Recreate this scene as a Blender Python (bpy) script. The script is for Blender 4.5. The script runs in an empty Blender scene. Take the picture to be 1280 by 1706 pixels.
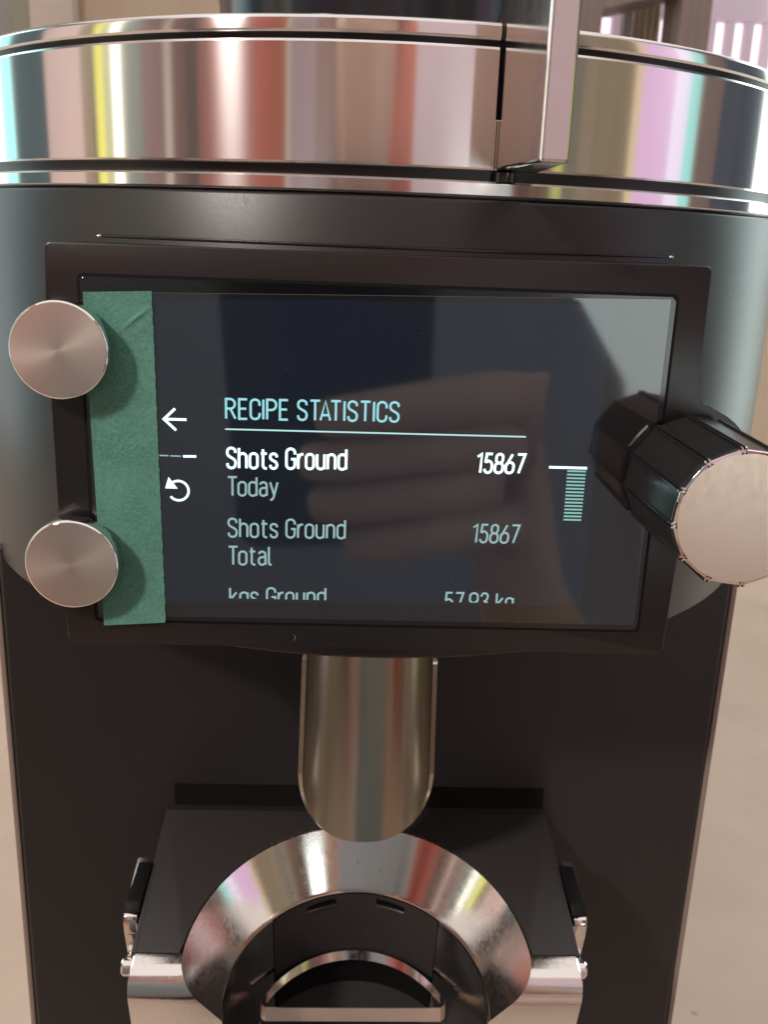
import bpy, bmesh, math, random
from mathutils import Vector, Matrix
random.seed(7)
S = bpy.context.scene
COL = S.collection
pi = math.pi
# ------------------------------------------------------------------ camera
cam = bpy.data.objects.new('camera', bpy.data.cameras.new('camera'))
COL.objects.link(cam)
cr = Vector((0.99882439, -0.03225436, 0.03618679))
cu = Vector((-0.02559738, 0.28299623, 0.95877938))
cf = Vector((0.04116555, 0.95857852, -0.28183791))
CAM = Vector((-0.005744, -0.178692, 0.042786))
M = Matrix((cr, cu, -cf)).transposed().to_4x4()
M.translation = CAM
cam.matrix_world = M
cam.data.sensor_fit = 'HORIZONTAL'
cam.data.sensor_width = 36.0
cam.data.lens = 36.0 * 1572.7 / 1280.0
cam.data.clip_start = 0.005
cam.data.clip_end = 60
cam.data.dof.use_dof = True
cam.data.dof.focus_distance = 0.185
cam.data.dof.aperture_fstop = 48
S.camera = cam
# ------------------------------------------------------------------ world: plain warm interior ambience
w = bpy.data.worlds.new('World'); S.world = w; w.use_nodes = True
bg = w.node_tree.nodes['Background']
bg.inputs[0].default_value = (1.0, 0.93, 0.88, 1)
bg.inputs[1].default_value = 1.0
# ------------------------------------------------------------------ key lamp: unseen disk light added at the upper left to cast the buttons' shadows
kl = bpy.data.lights.new('key_lamp', 'AREA'); kl.shape = 'DISK'; kl.size = 0.16; kl.energy = 17; kl.color = (1.0, 0.93, 0.86)
klo = bpy.data.objects.new('key_lamp', kl); COL.objects.link(klo)
klo.location = (-0.95, -1.0, 0.95)
klo.rotation_euler = (Vector((0, 0, 0)) - klo.location).to_track_quat('-Z', 'Y').to_euler()
# ------------------------------------------------------------------ exposure
S.view_settings.view_transform = 'Standard'
S.view_settings.look = 'None'
S.view_settings.exposure = 0.0
S.view_settings.gamma = 1.0
S.cycles.max_bounces = 8
S.cycles.glossy_bounces = 6
S.cycles.caustics_reflective = False


# ================================================================== helpers
def srgb(r, g, b):
    f = lambda c: (c / 255 / 12.92) if c / 255 <= 0.04045 else ((c / 255 + 0.055) / 1.055) ** 2.4
    return (f(r), f(g), f(b))


def mat(name, col, rough=0.5, metal=0.0, ior=1.5, rvar=0.0, rscale=60, cvar=0.0, cscale=40, bump=0.0, bscale=300,
        emit=None, estr=1.0, aniso=0.0, coat=0.0, stretch=(1, 1, 1), spec=None):
    m = bpy.data.materials.new(name); m.use_nodes = True
    nt = m.node_tree; n = nt.nodes; L = nt.links
    p = n['Principled BSDF']
    p.inputs['Base Color'].default_value = (*col, 1)
    p.inputs['Roughness'].default_value = rough
    p.inputs['Metallic'].default_value = metal
    p.inputs['IOR'].default_value = ior
    p.inputs['Coat Weight'].default_value = coat
    if aniso:
        p.inputs['Anisotropic'].default_value = aniso
    if emit:
        p.inputs['Emission Color'].default_value = (*emit, 1)
        p.inputs['Emission Strength'].default_value = estr
    if rvar or cvar or bump:
        tc = n.new('ShaderNodeTexCoord'); mp = n.new('ShaderNodeMapping')
        mp.inputs['Scale'].default_value = stretch
        L.new(tc.outputs['Object'], mp.inputs['Vector'])
    if rvar:
        t = n.new('ShaderNodeTexNoise'); t.inputs['Scale'].default_value = rscale; t.inputs['Detail'].default_value = 5
        r = n.new('ShaderNodeMapRange')
        r.inputs['From Min'].default_value = 0.3; r.inputs['From Max'].default_value = 0.7
        r.inputs['To Min'].default_value = max(0.0, rough - rvar); r.inputs['To Max'].default_value = rough + rvar
        L.new(mp.outputs[0], t.inputs['Vector']); L.new(t.outputs[0], r.inputs[0]); L.new(r.outputs[0], p.inputs['Roughness'])
    if cvar:
        t = n.new('ShaderNodeTexNoise'); t.inputs['Scale'].default_value = cscale; t.inputs['Detail'].default_value = 6
        r = n.new('ShaderNodeValToRGB')
        r.color_ramp.elements[0].position = 0.32; r.color_ramp.elements[1].position = 0.68
        r.color_ramp.elements[0].color = (*[c * (1 - cvar) for c in col], 1)
        r.color_ramp.elements[1].color = (*[min(1, c * (1 + cvar)) for c in col], 1)
        L.new(mp.outputs[0], t.inputs['Vector']); L.new(t.outputs[0], r.inputs[0]); L.new(r.outputs[0], p.inputs['Base Color'])
    if bump:
        t = n.new('ShaderNodeTexNoise'); t.inputs['Scale'].default_value = bscale; t.inputs['Detail'].default_value = 4
        b = n.new('ShaderNodeBump'); b.inputs['Strength'].default_value = bump; b.inputs['Distance'].default_value = 0.0005
        L.new(mp.outputs[0], t.inputs['Vector']); L.new(t.outputs[0], b.inputs['Height']); L.new(b.outputs[0], p.inputs['Normal'])
    return m


WLOC = {}


def empty(name, loc, label=None, cat=None, group=None):
    o = bpy.data.objects.new(name, None); COL.objects.link(o)
    o.location = loc; o.empty_display_size = 0.02
    WLOC[o.name] = Vector(loc)
    if label: o['label'] = label
    if cat: o['category'] = cat
    if group: o['group'] = group
    return o


def obj(name, bm, material, parent=None, smooth=True, kind=None, label=None, cat=None, group=None, angle=0.6):
    """links a bmesh given in world metres as ONE object, origin in its middle"""
    bmesh.ops.recalc_face_normals(bm, faces=bm.faces)
    if bm.verts:
        lo = Vector([min(v.co[i] for v in bm.verts) for i in range(3)])
        hi = Vector([max(v.co[i] for v in bm.verts) for i in range(3)])
        c = (lo + hi) / 2
    else:
        c = Vector((0, 0, 0))
    bmesh.ops.translate(bm, verts=bm.verts, vec=-c)
    for f in bm.faces: f.smooth = smooth
    if smooth:
        for e in bm.edges:
            if len(e.link_faces) == 2 and e.calc_face_angle(0) > angle: e.smooth = False
    me = bpy.data.meshes.new(name); bm.to_mesh(me); bm.free()
    me.materials.append(material)
    o = bpy.data.objects.new(name, me); COL.objects.link(o)
    WLOC[o.name] = c
    if parent is not None:
        o.parent = parent; o.location = c - WLOC[parent.name]
    else:
        o.location = c
    if kind: o['kind'] = kind
    if label: o['label'] = label
    if cat: o['category'] = cat
    if group: o['group'] = group
    return o


def bm_box(x0, x1, y0, y1, z0, z1, bev=0.0, seg=2):
    bm = bmesh.new()
    bmesh.ops.create_cube(bm, size=1)
    for v in bm.verts:
        v.co = Vector(((x0 + x1) / 2 + v.co.x * (x1 - x0), (y0 + y1) / 2 + v.co.y * (y1 - y0), (z0 + z1) / 2 + v.co.z * (z1 - z0)))
    if bev: bmesh.ops.bevel(bm, geom=bm.edges[:], offset=bev, segments=seg, affect='EDGES', profile=0.5)
    return bm


def grid(bm, rows, closed=False):
    vs = [[bm.verts.new(p) for p in r] for r in rows]
    for a, b in zip(vs[:-1], vs[1:]):
        n = len(a)
        for i in range(n if closed else n - 1):
            j = (i + 1) % n
            bm.faces.new((a[i], a[j], b[j], b[i]))
    return vs


def bm_prism(pts, axis_fn, bev=0.0, seg=2):
    """pts: outline list; axis_fn(p, k) -> world point with k = 0 front, 1 back"""
    bm = bmesh.new()
    a = [bm.verts.new(axis_fn(p, 0)) for p in pts]; b = [bm.verts.new(axis_fn(p, 1)) for p in pts]
    f0 = bm.faces.new(a); bm.faces.new(b[::-1])
    n = len(pts)
    for i in range(n):
        j = (i + 1) % n
        bm.faces.new((a[j], a[i], b[i], b[j]))
    if bev:
        bmesh.ops.bevel(bm, geom=list(f0.edges), offset=bev, segments=seg, affect='EDGES', profile=0.5)
    return bm


def lathe(prof, cx, cy, a0=0, a1=2 * pi, n=128, axis='z', cz=0.0):
    """prof: (radius, height) list; axis z about (cx, cy) or axis y (height = y) about (cx, cz)"""
    bm = bmesh.new()
    full = abs(a1 - a0 - 2 * pi) < 1e-6
    k = n if full else n + 1
    rows = []
    for r, h in prof:
        row = []
        for i in range(k):
            t = a0 + (a1 - a0) * i / n
            if axis == 'z': row.append((cx + r * math.sin(t), cy - r * math.cos(t), h))
            else: row.append((cx + r * math.cos(t), h, cz + r * math.sin(t)))
        rows.append(row)
    grid(bm, rows, closed=full)
    bmesh.ops.remove_doubles(bm, verts=bm.verts, dist=1e-7)
    return bm


def rrect(x0, x1, z0, z1, r, n=5):
    P = []
    for cx, cz, a in ((x1 - r, z1 - r, 0), (x0 + r, z1 - r, 90), (x0 + r, z0 + r, 180), (x1 - r, z0 + r, 270)):
        for i in range(n + 1):
            t = math.radians(a + 90 * i / n); P.append((cx + r * math.cos(t), cz + r * math.sin(t)))
    return P


# ================================================================== materials
M_black = mat('black_satin_paint', (0.018, 0.016, 0.0165), 0.36, ior=1.5, rvar=0.02, rscale=1500, bump=0.012, bscale=4000)
M_bezel = mat('black_matte_plastic', (0.012, 0.0105, 0.011), 0.29, ior=1.53, rvar=0.012, rscale=700, bump=0.03, bscale=3000)
M_plate = mat('charcoal_plastic', (0.036, 0.032, 0.032), 0.5, ior=1.45, rvar=.06, rscale=900, bump=.06, bscale=2500)
M_dark = mat('black_gap', (0.006, 0.0055, 0.006), 0.6, ior=1.3)
M_chrome = mat('polished_steel', (0.86, 0.83, 0.81), 0.045, 1.0, rvar=0.03, rscale=120, stretch=(1, 1, 0.15))
M_ring = mat('turned_chrome', (0.84, 0.81, 0.80), 0.14, 1.0, aniso=1.0)
M_lug = mat('milled_chrome', (0.70, 0.66, 0.65), 0.13, 1.0, rvar=.03, rscale=400)
M_steel = mat('cast_polished_steel', (0.82, 0.78, 0.75), 0.12, 1.0, rvar=0.05, rscale=900, bump=0.02, bscale=3000)
M_spout = mat('pressed_steel', (0.47, 0.465, 0.39), 0.19, 1.0, rvar=0.05, rscale=160, stretch=(1, 1, 0.1), bump=0.03, bscale=700)
M_spun = mat('spun_aluminium', (0.95, 0.83, 0.72), 0.30, 1.0, aniso=0.6)
M_knobface = mat('satin_aluminium', (0.82, 0.645, 0.54), 0.34, 1.0, rvar=0.03, rscale=600)
M_gloss = mat('black_gloss_plastic', (0.010, 0.010, 0.011), 0.10, ior=1.6, rvar=0.04, rscale=300)
M_grip = mat('knob_plastic', (0.020, 0.020, 0.021), 0.2, ior=1.62, rvar=0.05, rscale=500)
M_slit = mat('slit_black', (0.004, 0.004, 0.004), 0.8, ior=1.15)
M_glass = mat('screen_glass', (0.006, 0.006, 0.008), 0.14, ior=1.7)
M_film = mat('screen_film', (0.016, 0.015, 0.017), 0.05, ior=1.93, rvar=0.02, rscale=45)
M_panel = mat('lit_panel', (0.010, 0.012, 0.017), 0.05, ior=1.93, rvar=0.02, rscale=45, emit=(0.30, 0.50, 0.85), estr=0.013)
M_txt = mat('text_cyan', (0.1, 0.2, 0.2), 0.4, emit=srgb(138, 205, 215), estr=1.0)
M_hi = mat('text_bright', (0.2, 0.2, 0.2), 0.4, emit=(0.66, 0.93, 1.0), estr=1.6)
M_dim = mat('text_dim', (0.1, 0.1, 0.1), 0.4, emit=srgb(132, 172, 172), estr=1.0)
M_bar = mat('scroll_mark', (0.1, 0.1, 0.1), 0.4, emit=srgb(120, 185, 175), estr=1.0)


def radial_tangent(m):
    nt = m.node_tree; t = nt.nodes.new('ShaderNodeTangent'); t.direction_type = 'RADIAL'; t.axis = 'Y'
    nt.links.new(t.outputs[0], nt.nodes['Principled BSDF'].inputs['Tangent'])


radial_tangent(M_spun)


def turned(m):
    nt = m.node_tree; t = nt.nodes.new('ShaderNodeTangent'); t.direction_type = 'RADIAL'; t.axis = 'Z'
    p = nt.nodes['Principled BSDF']; nt.links.new(t.outputs[0], p.inputs['Tangent']); p.inputs['Anisotropic Rotation'].default_value = 0.25


turned(M_ring)


# paper tape: crepe mottling
def tape_mat():
    m = mat('green_crepe_paper', srgb(78, 136, 112), 0.75, cvar=0.0, bump=0.35, bscale=2600, ior=1.35)
    nt = m.node_tree; n = nt.nodes; L = nt.links
    tc = n['Texture Coordinate']
    a = n.new('ShaderNodeTexNoise'); a.inputs['Scale'].default_value = 2400; a.inputs['Detail'].default_value = 6; a.inputs['Roughness'].default_value = 0.75
    b = n.new('ShaderNodeTexNoise'); b.inputs['Scale'].default_value = 120; b.inputs['Detail'].default_value = 3
    L.new(tc.outputs['Object'], a.inputs['Vector']); L.new(tc.outputs['Object'], b.inputs['Vector'])
    ad = n.new('ShaderNodeMath'); ad.operation = 'MULTIPLY_ADD'; ad.inputs[1].default_value = 0.45
    L.new(b.outputs[0], ad.inputs[0]); L.new(a.outputs[0], ad.inputs[2])
    r = n.new('ShaderNodeValToRGB')
    r.color_ramp.elements[0].position = 0.52; r.color_ramp.elements[1].position = 0.92
    r.color_ramp.elements[0].color = (*srgb(72, 122, 108), 1); r.color_ramp.elements[1].color = (*srgb(108, 164, 148), 1)
    L.new(ad.outputs[0], r.inputs[0]); L.new(r.outputs[0], n['Principled BSDF'].inputs['Base Color'])
    return m


M_tape = tape_mat()

# ================================================================== the room round the grinder
XL, XR, YB, YF = -1.5, 1.5, -1.8, 1.2
ZF, ZC, ZT = -1.26, -0.36, 1.6


def plain(name, bm, col, kind='structure', parent=None, rough=0.7, cv=0.12, cs=6, **k):
    return obj(name, bm, mat(name + '_paint', col, rough, cvar=cv, cscale=cs), parent, smooth=False, kind=kind, **k)


floor_tint = mat('floor_tiles', (0.66, 0.52, 0.43), 0.45, cvar=0.15, cscale=8)
fl = obj('floor', bm_box(XL - .3, XR + .3, YB - .3, 0.3, ZF - .1, ZF), floor_tint, smooth=False, kind='structure')


def counter_mat():
    m = mat('beige_stone', (0.62, 0.50, 0.42), 0.42, ior=1.45, bump=0.03, bscale=200)
    nt = m.node_tree; n = nt.nodes; L = nt.links
    tc = n['Texture Coordinate']
    a = n.new('ShaderNodeTexNoise'); a.inputs['Scale'].default_value = 9; a.inputs['Detail'].default_value = 8; a.inputs['Roughness'].default_value = 0.65
    L.new(tc.outputs['Object'], a.inputs['Vector'])
    r = n.new('ShaderNodeValToRGB')
    r.color_ramp.elements[0].position = 0.25; r.color_ramp.elements[1].position = 0.75
    r.color_ramp.elements[0].color = (0.52, 0.405, 0.33, 1); r.color_ramp.elements[1].color = (0.66, 0.53, 0.44, 1)
    L.new(a.outputs[0], r.inputs[0])
    # a few small dark specks
    v = n.new('ShaderNodeTexVoronoi'); v.inputs['Scale'].default_value = 22
    L.new(tc.outputs['Object'], v.inputs['Vector'])
    g = n.new('ShaderNodeMapRange'); g.inputs['From Min'].default_value = 0.03; g.inputs['From Max'].default_value = 0.06
    g.inputs['To Min'].default_value = 0.55; g.inputs['To Max'].default_value = 1.0
    L.new(v.outputs['Distance'], g.inputs[0])
    x = n.new('ShaderNodeMix'); x.data_type = 'RGBA'; x.blend_type = 'MULTIPLY'; x.inputs[0].default_value = 1
    L.new(r.outputs[0], x.inputs[6]); L.new(g.outputs[0], x.inputs[7]); L.new(x.outputs[2], n['Principled BSDF'].inputs['Base Color'])
    return m


obj('countertop', bm_box(XL + .01, XR - .01, -0.06, YF - .01, ZC - .04, ZC, .004), counter_mat(), smooth=False, kind='structure')
obj('counter_front', bm_box(XL + .01, XR - .01, 0.0, YF - .01, ZF + .001, ZC - .041), mat('counter_front_paint', (0.4, 0.3, 0.24), 0.6, cvar=.1, cscale=9), smooth=False, kind='structure')

# walls seen mirrored in the chrome: plain walls carrying panels, curtains and doors of their own colours
wl = plain('wall_left', bm_box(XL - .1, XL, YB, YF, ZF, ZT), (0.45, 0.40, 0.36))
wr = plain('wall_right', bm_box(XR, XR + .1, YB, YF, ZF, ZT), (0.45, 0.40, 0.36))
wb = plain('wall_back', bm_box(XL - .1, XR + .1, YB - .1, YB, ZF, ZT), (0.45, 0.36, 0.31))

# azimuth (deg, 0 = straight behind the camera, - = left) to a spot on the room's walls
RC, RR = Vector((0.00164, 0.1146)), 0.1116


def spot(az):
    # point of the chrome ring that mirrors that azimuth, then along the azimuth to a wall
    P = Vector((RC.x + RR * math.sin(math.radians(az * 0.42)), RC.y - RR * math.cos(math.radians(az * 0.42))))
    d = Vector((math.sin(math.radians(az)), -math.cos(math.radians(az))))
    ts = []
    if d.x < -1e-6: ts.append(((XL - P.x) / d.x, 'L'))
    if d.x > 1e-6: ts.append(((XR - P.x) / d.x, 'R'))
    if d.y < -1e-6: ts.append(((YB - P.y) / d.y, 'B'))
    t, wname = min(ts)
    q = P + d * t
    return wname, (q.y if wname in 'LR' else q.x)


def panel_bm(wn, a, b, thick, z0, z1):
    a, b = min(a, b), max(a, b)
    if wn == 'L': return bm_box(XL + .0005, XL + thick, a, b, z0, z1)
    if wn == 'R': return bm_box(XR - thick, XR - .0005, a, b, z0, z1)
    return bm_box(a, b, YB + .0005, YB + thick, z0, z1)


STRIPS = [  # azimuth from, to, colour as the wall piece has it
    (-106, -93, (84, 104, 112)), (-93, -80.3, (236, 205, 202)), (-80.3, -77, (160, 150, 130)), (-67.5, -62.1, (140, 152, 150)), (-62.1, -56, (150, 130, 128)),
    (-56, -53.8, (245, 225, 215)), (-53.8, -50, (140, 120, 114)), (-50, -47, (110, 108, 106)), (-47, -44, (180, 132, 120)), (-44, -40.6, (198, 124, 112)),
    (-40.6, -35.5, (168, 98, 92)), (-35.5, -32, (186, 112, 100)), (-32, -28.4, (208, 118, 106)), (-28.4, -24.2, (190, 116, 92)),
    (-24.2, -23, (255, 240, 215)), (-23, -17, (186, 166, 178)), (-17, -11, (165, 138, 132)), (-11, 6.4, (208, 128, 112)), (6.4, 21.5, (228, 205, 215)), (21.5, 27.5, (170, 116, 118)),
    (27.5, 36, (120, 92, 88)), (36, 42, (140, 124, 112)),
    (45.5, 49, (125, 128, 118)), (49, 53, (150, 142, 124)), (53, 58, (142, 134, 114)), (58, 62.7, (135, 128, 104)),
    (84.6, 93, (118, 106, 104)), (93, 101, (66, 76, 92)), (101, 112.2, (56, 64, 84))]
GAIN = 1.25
kk = 0
AZC = []
for lo_, hi_ in ((-60, -20), (20, 60)):
    a, b = lo_, hi_
    for _ in range(40):
        m_ = (a + b) / 2
        if spot(m_)[0] == spot(lo_)[0]: a = m_
        else: b = m_
    AZC.append((a, b))
PIECES = []
for a, b, c in STRIPS:
    for u, v in AZC:
        if a < u and b > v: PIECES.append((a, u, c)); a = v
    PIECES.append((a, b, c))
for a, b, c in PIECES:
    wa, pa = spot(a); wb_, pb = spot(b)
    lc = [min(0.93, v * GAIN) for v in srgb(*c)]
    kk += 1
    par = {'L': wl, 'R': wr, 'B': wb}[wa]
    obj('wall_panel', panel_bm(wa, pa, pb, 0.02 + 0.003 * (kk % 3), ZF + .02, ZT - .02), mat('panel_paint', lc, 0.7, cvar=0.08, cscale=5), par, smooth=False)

# windows mirrored in the chrome (lit panes are daylight)
WIN = [  # azimuth from, to, sill, head, frame colour, panes (from, to, colour, strength), label
    (-136, -106.2, -.75, 1.2, (0.6, 0.55, 0.5), [(-134, -113, (0.86, 0.98, 1.0), 1.9), (-113, -107.0, (0.40, 1.0, 1.0), 1.3)], 'tall window with pale cyan daylight, left of the grinder'),
    (-76.6, -67.2, -.75, 1.2, (0.52, 0.50, 0.36), [(-75.8, -73.2, (1.0, 0.94, 0.16), 1.1), (-73.2, -70.6, (0.74, 0.76, 0.42), .75), (-70.6, -67.9, (1.0, 1.0, 0.90), 2.0)], 'narrow bright window with a yellow edge, mirrored at left of the ring'),
    (41.6, 45.4, .16, .44, (0.5, 0.5, 0.2), [(42, 43, (1.0, 0.85, 0.35), 1.0), (43, 45.2, (0.74, 1.0, 0.08), 1.2)], 'slim lime green lit window mirrored beside the clamp lug'),
    (62.4, 85.6, -.75, 1.2, (0.45, 0.38, 0.30), [(63, 65.2, (0.80, 0.66, 0.32), .85), (65.2, 75.5, (0.74, 0.46, 0.72), 1.0), (75.5, 80.6, (0.86, 0.76, 0.95), 1.1), (80.6, 84.9, (0.34, 0.84, 0.78), 1.0)], 'pink lilac window mirrored at the right of the ring'),
    (112.4, 132, -.75, 1.2, (0.7, 0.68, 0.66), [(113.2, 131, (0.82, 1.0, 0.97), 4.2)], 'large white window at the right, brightest in the room')]
for a, b, z0, z1, fc, panes, lab in WIN:
    wn, pa = spot(a); _, pb = spot(b)
    lo, hi = min(pa, pb), max(pa, pb)
    if wn == 'L': loc = (XL, (lo + hi) / 2, z0); bx = lambda u0, u1, d0, d1, q0, q1: bm_box(XL + d0, XL + d1, u0, u1, q0, q1)
    else: loc = (XR, (lo + hi) / 2, z0); bx = lambda u0, u1, d0, d1, q0, q1: bm_box(XR - d1, XR - d0, u0, u1, q0, q1)
    e = empty('window', loc, lab, 'window')
    fm = mat('window_frame_paint', fc, 0.5, cvar=.05)
    us = []
    for u, v, pc, st in panes:
        p0, p1 = sorted((spot(u)[1], spot(v)[1])); us += [p0, p1]
        obj('pane', bx(p0, p1 - .0005, 0.004, 0.010, z0 + .03, z1 - .03), mat('daylit_pane', (0.1, 0.1, 0.1), 0.3, emit=pc, estr=st), e, smooth=False)
    l2, h2 = min(us), max(us)
    for u0, u1 in ((lo, l2 - .0005), (h2 + .0005, hi)):
        obj('frame_post', bx(u0, u1, 0.001, 0.03, z0, z1), fm, e, smooth=False)
    for q0, q1 in ((z0, z0 + .028), (z1 - .028, z1)):
        obj('frame_rail', bx(l2, h2, 0.001, 0.03, q0, q1), fm, e, smooth=False)

# low bright window on the back wall, right of the photographer (mirrored in the screen's upper right)
e = empty('window', (0.72, YB, -0.44), 'wide low bright window behind the photographer, mirrored in the right of the screen', 'window')
fm = mat('window_frame_paint', (0.62, 0.6, 0.56), 0.5, cvar=.05)
obj('pane', bm_box(0.345, 1.115, YB + .026, YB + .030, -0.425, -0.015), mat('daylit_pane', (0.1, 0.1, 0.1), 0.3, emit=(0.88, 1.0, 0.97), estr=2.5), e, smooth=False)
for u0, u1 in ((0.32, 0.345), (1.115, 1.14)):
    obj('frame_post', bm_box(u0, u1, YB + .0245, YB + .05, -0.44, 0.0), fm, e, smooth=False)
for q0, q1 in ((-0.44, -0.4255), (-0.0145, 0.0)):
    obj('frame_rail', bm_box(0.3455, 1.1145, YB + .0245, YB + .05, q0, q1), fm, e, smooth=False)

# wall and window straight ahead, behind the grinder
M_wf = mat('tan_plaster', (0.44, 0.34, 0.25), 0.8, cvar=0.12, cscale=7, bump=0.1, bscale=60)
obj('wall_front', bm_box(XL, 0.268, YF, YF + .1, ZF, ZT), M_wf, smooth=False, kind='structure')
obj('wall_front', bm_box(0.268, XR, YF, YF + .1, ZF, 0.17), M_wf, smooth=False, kind='structure')
for x0, x1, c, d in ((-0.60, -0.448, (0.26, 0.235, 0.21), .02), (-0.448, -0.424, (0.25, 0.235, 0.17), .024), (-0.424, -0.37, (0.47, 0.38, 0.33), .03)):
    plain('pilaster', bm_box(x0, x1, YF - d, YF - .0005, ZC + .001, ZT), c, kind=None,
          label={-0.60: 'grey upright panel on the wall at the far left', -0.448: 'narrow olive upright strip on the wall between two panels', -0.424: 'pale pinkish upright panel on the tan wall'}[x0], cat='wall panel')
wn = empty('window', (0.4, YF, 0.17), 'brown framed window with pale railing outside, at top right behind the grinder', 'window')
M_wood = mat('brown_frame_paint', (0.20, 0.145, 0.13), 0.5, cvar=0.1, cscale=20, stretch=(8, 8, 1))
obj('frame_post', bm_box(0.269, 0.314, YF - .02, YF + .06, 0.171, ZT), M_wood, wn, smooth=False)
obj('frame_post', bm_box(0.418, 0.458, YF - .02, YF + .06, 0.171, ZT), M_wood, wn, smooth=False)
obj('frame_post', bm_box(0.70, 0.75, YF - .02, YF + .06, 0.171, ZT), M_wood, wn, smooth=False)
obj('frame_rail', bm_box(0.4585, 0.6995, YF - .02, YF + .06, 0.171, 0.20), M_wood, wn, smooth=False)
obj('frame_rail', bm_prism([(0.3145, 0.336), (0.4175, 0.362), (0.4175, 0.50), (0.3145, 0.50)], lambda p, k: (p[0], YF - .019 + .078 * k, p[1])), M_wood, wn, smooth=False)
obj('pane', bm_box(0.3145, 0.4175, YF + .02, YF + .024, 0.171, 0.50), mat('clear_pane', (1, 1, 1), 0.02, ior=1.05), wn, smooth=False)
wn.children[-1].data.materials[0].node_tree.nodes['Principled BSDF'].inputs['Transmission Weight'].default_value = 1
cu_ = empty('curtain', (0.40, YF + .08, 0.2), 'khaki curtain edge hanging behind the brown window frame', 'curtain')
for x0, x1, c in ((0.367, 0.385, (0.85, 0.88, 0.85)), (0.385, 0.425, (0.60, 0.54, 0.40))):
    bm = bmesh.new(); rows = []
    for z in (0.15, ZT):
        rows.append([(x0 + (x1 - x0) * i / 24, YF + .09 + .004 * math.sin(i * 1.1), z) for i in range(25)])
    grid(bm, rows); obj('drape', bm, mat('drape_cloth', c, 0.9, cvar=.08, cscale=60), cu_)
# balcony railing and the bright day outside
YO = 1.45
rl = empty('railing', (0.5, YO, 0.1), 'pale lilac railing of upright slats outside the window', 'railing')
M_rail = mat('lilac_rail_glow', (0.60, 0.47, 0.55), 0.5, emit=(0.5, 0.36, 0.45), estr=0.25)  # faint glow in the lilac stands in for daylight on the railing
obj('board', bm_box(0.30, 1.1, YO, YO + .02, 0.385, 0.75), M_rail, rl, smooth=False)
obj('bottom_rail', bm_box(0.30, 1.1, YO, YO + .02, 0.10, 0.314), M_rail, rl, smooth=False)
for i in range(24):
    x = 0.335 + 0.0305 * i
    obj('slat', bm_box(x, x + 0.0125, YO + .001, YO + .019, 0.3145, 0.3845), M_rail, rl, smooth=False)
obj('sky', bm_box(-0.2, 2.2, 2.2, 2.22, -0.5, 2.0), mat('daylight', (.5, .5, .5), .8, emit=(1.0, 0.82, 0.93), estr=1.15), smooth=False, kind='structure')

# ================================================================== the grinder
G = empty('coffee_grinder', (0.0016, 0.12, ZC), 'black coffee grinder with chrome ring, display screen, two buttons and a knob', 'coffee grinder')
XC, YC, R = 0.00164, 0.1146, 0.1116
Z1, Z2, Z3, Z4, Z5, ZA = 0.04986, 0.05281, 0.0546, 0.07619, 0.0795, -0.04293
mm = 0.001
# head drum
e_ = 0.0007
obj('head_drum', lathe([(0.001, ZA), (R - e_, ZA), (R - e_ * .3, ZA + e_ * .3), (R, ZA + e_), (R, Z1 - 0.0009), (R - .0003, Z1 - .0004), (R - .0012, Z1 - .0001), (0.001, Z1 - .0001)], XC, YC, n=220), M_black, G, angle=0.9)
# seam lip above the display
sl = bmesh.new(); rows = []
a0 = math.asin(0.0572 / R)
for rr, z in ((R, 0.0402), (R + .00022, 0.0403), (R + .00026, 0.0405), (R + .0002, 0.0407), (R, 0.0408)):
    rows.append([(XC + rr * math.sin(t), YC - rr * math.cos(t), z) for t in [(-a0 + 2 * a0 * i / 60) for i in range(61)]])
grid(sl, rows); obj('seam_lip', sl, M_bezel, G)
for s in (-1, 1):
    t = s * (a0 + 0.004)
    b = bmesh.new(); bmesh.ops.create_uvsphere(b, u_segments=10, v_segments=6, radius=0.0004)
    for v in b.verts: v.co = Vector((v.co.x * 2.2 + XC + R * math.sin(t), v.co.y * .6 + YC - R * math.cos(t), v.co.z * .8 + 0.0404))
    obj('seam_end', b, M_chrome, G)
# body column with edge strips
obj('body_column', bm_box(-0.0973, 0.1007, 0.060, 0.20, ZC, ZA + .004, .0012), M_black, G, smooth=False)
M_case = mat('grey_case_edge', (0.27, 0.205, 0.175), 0.4, ior=1.5, rvar=.04, rscale=200)
for x0, x1 in ((-0.0990, -0.09735), (0.10075, 0.1024)):
    obj('case_edge', bm_box(x0, x1, 0.0603, 0.20, ZC, ZA - .0005, .0005), M_case, G, smooth=False)
obj('shade_strip', bm_box(-0.0525, 0.054, 0.0597, 0.0605, -0.1165, -0.1098), mat('shadow_black', (0.009, 0.0075, 0.0075), 0.8, ior=1.2), G, smooth=False)  # flat dark strip stands in for the shade above the holder plate

# chrome ring: core, thin band, main band with its split, lip
ring = obj('ring_core', lathe([(0.02, Z1 - .001), (R - .0022, Z1 - .001), (R - .0022, Z5 - .002), (0.05, Z5 - .002)], XC, YC, n=180), M_black, G)
obj('thin_band', lathe([(R - .003, Z1 + .0001), (R - .0004, Z1 + .0001), (R, Z1 + .0005), (R, Z2 - .0004), (R - .0004, Z2), (R - .003, Z2)], XC, YC, n=256), M_ring, G, angle=.22)
ts = math.asin((0.0200 - XC) / R)
ZS = 0.0634


def band(z0, z1, gap, t0=None, t1=None, n=300, b0=.0005, b1=.0006):
    g = gap / R / 2
    if t0 is None: t0, t1 = ts + g, ts + 2 * pi - g
    return lathe([(R - .003, z0), (R - b0, z0), (R - b0 * .3, z0 + b0 * .3), (R, z0 + b0), (R, z1 - b1), (R - b1 * .3, z1 - b1 * .3), (R - b1, z1), (R - .003, z1)], XC, YC, t0, t1, n=n)


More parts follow.
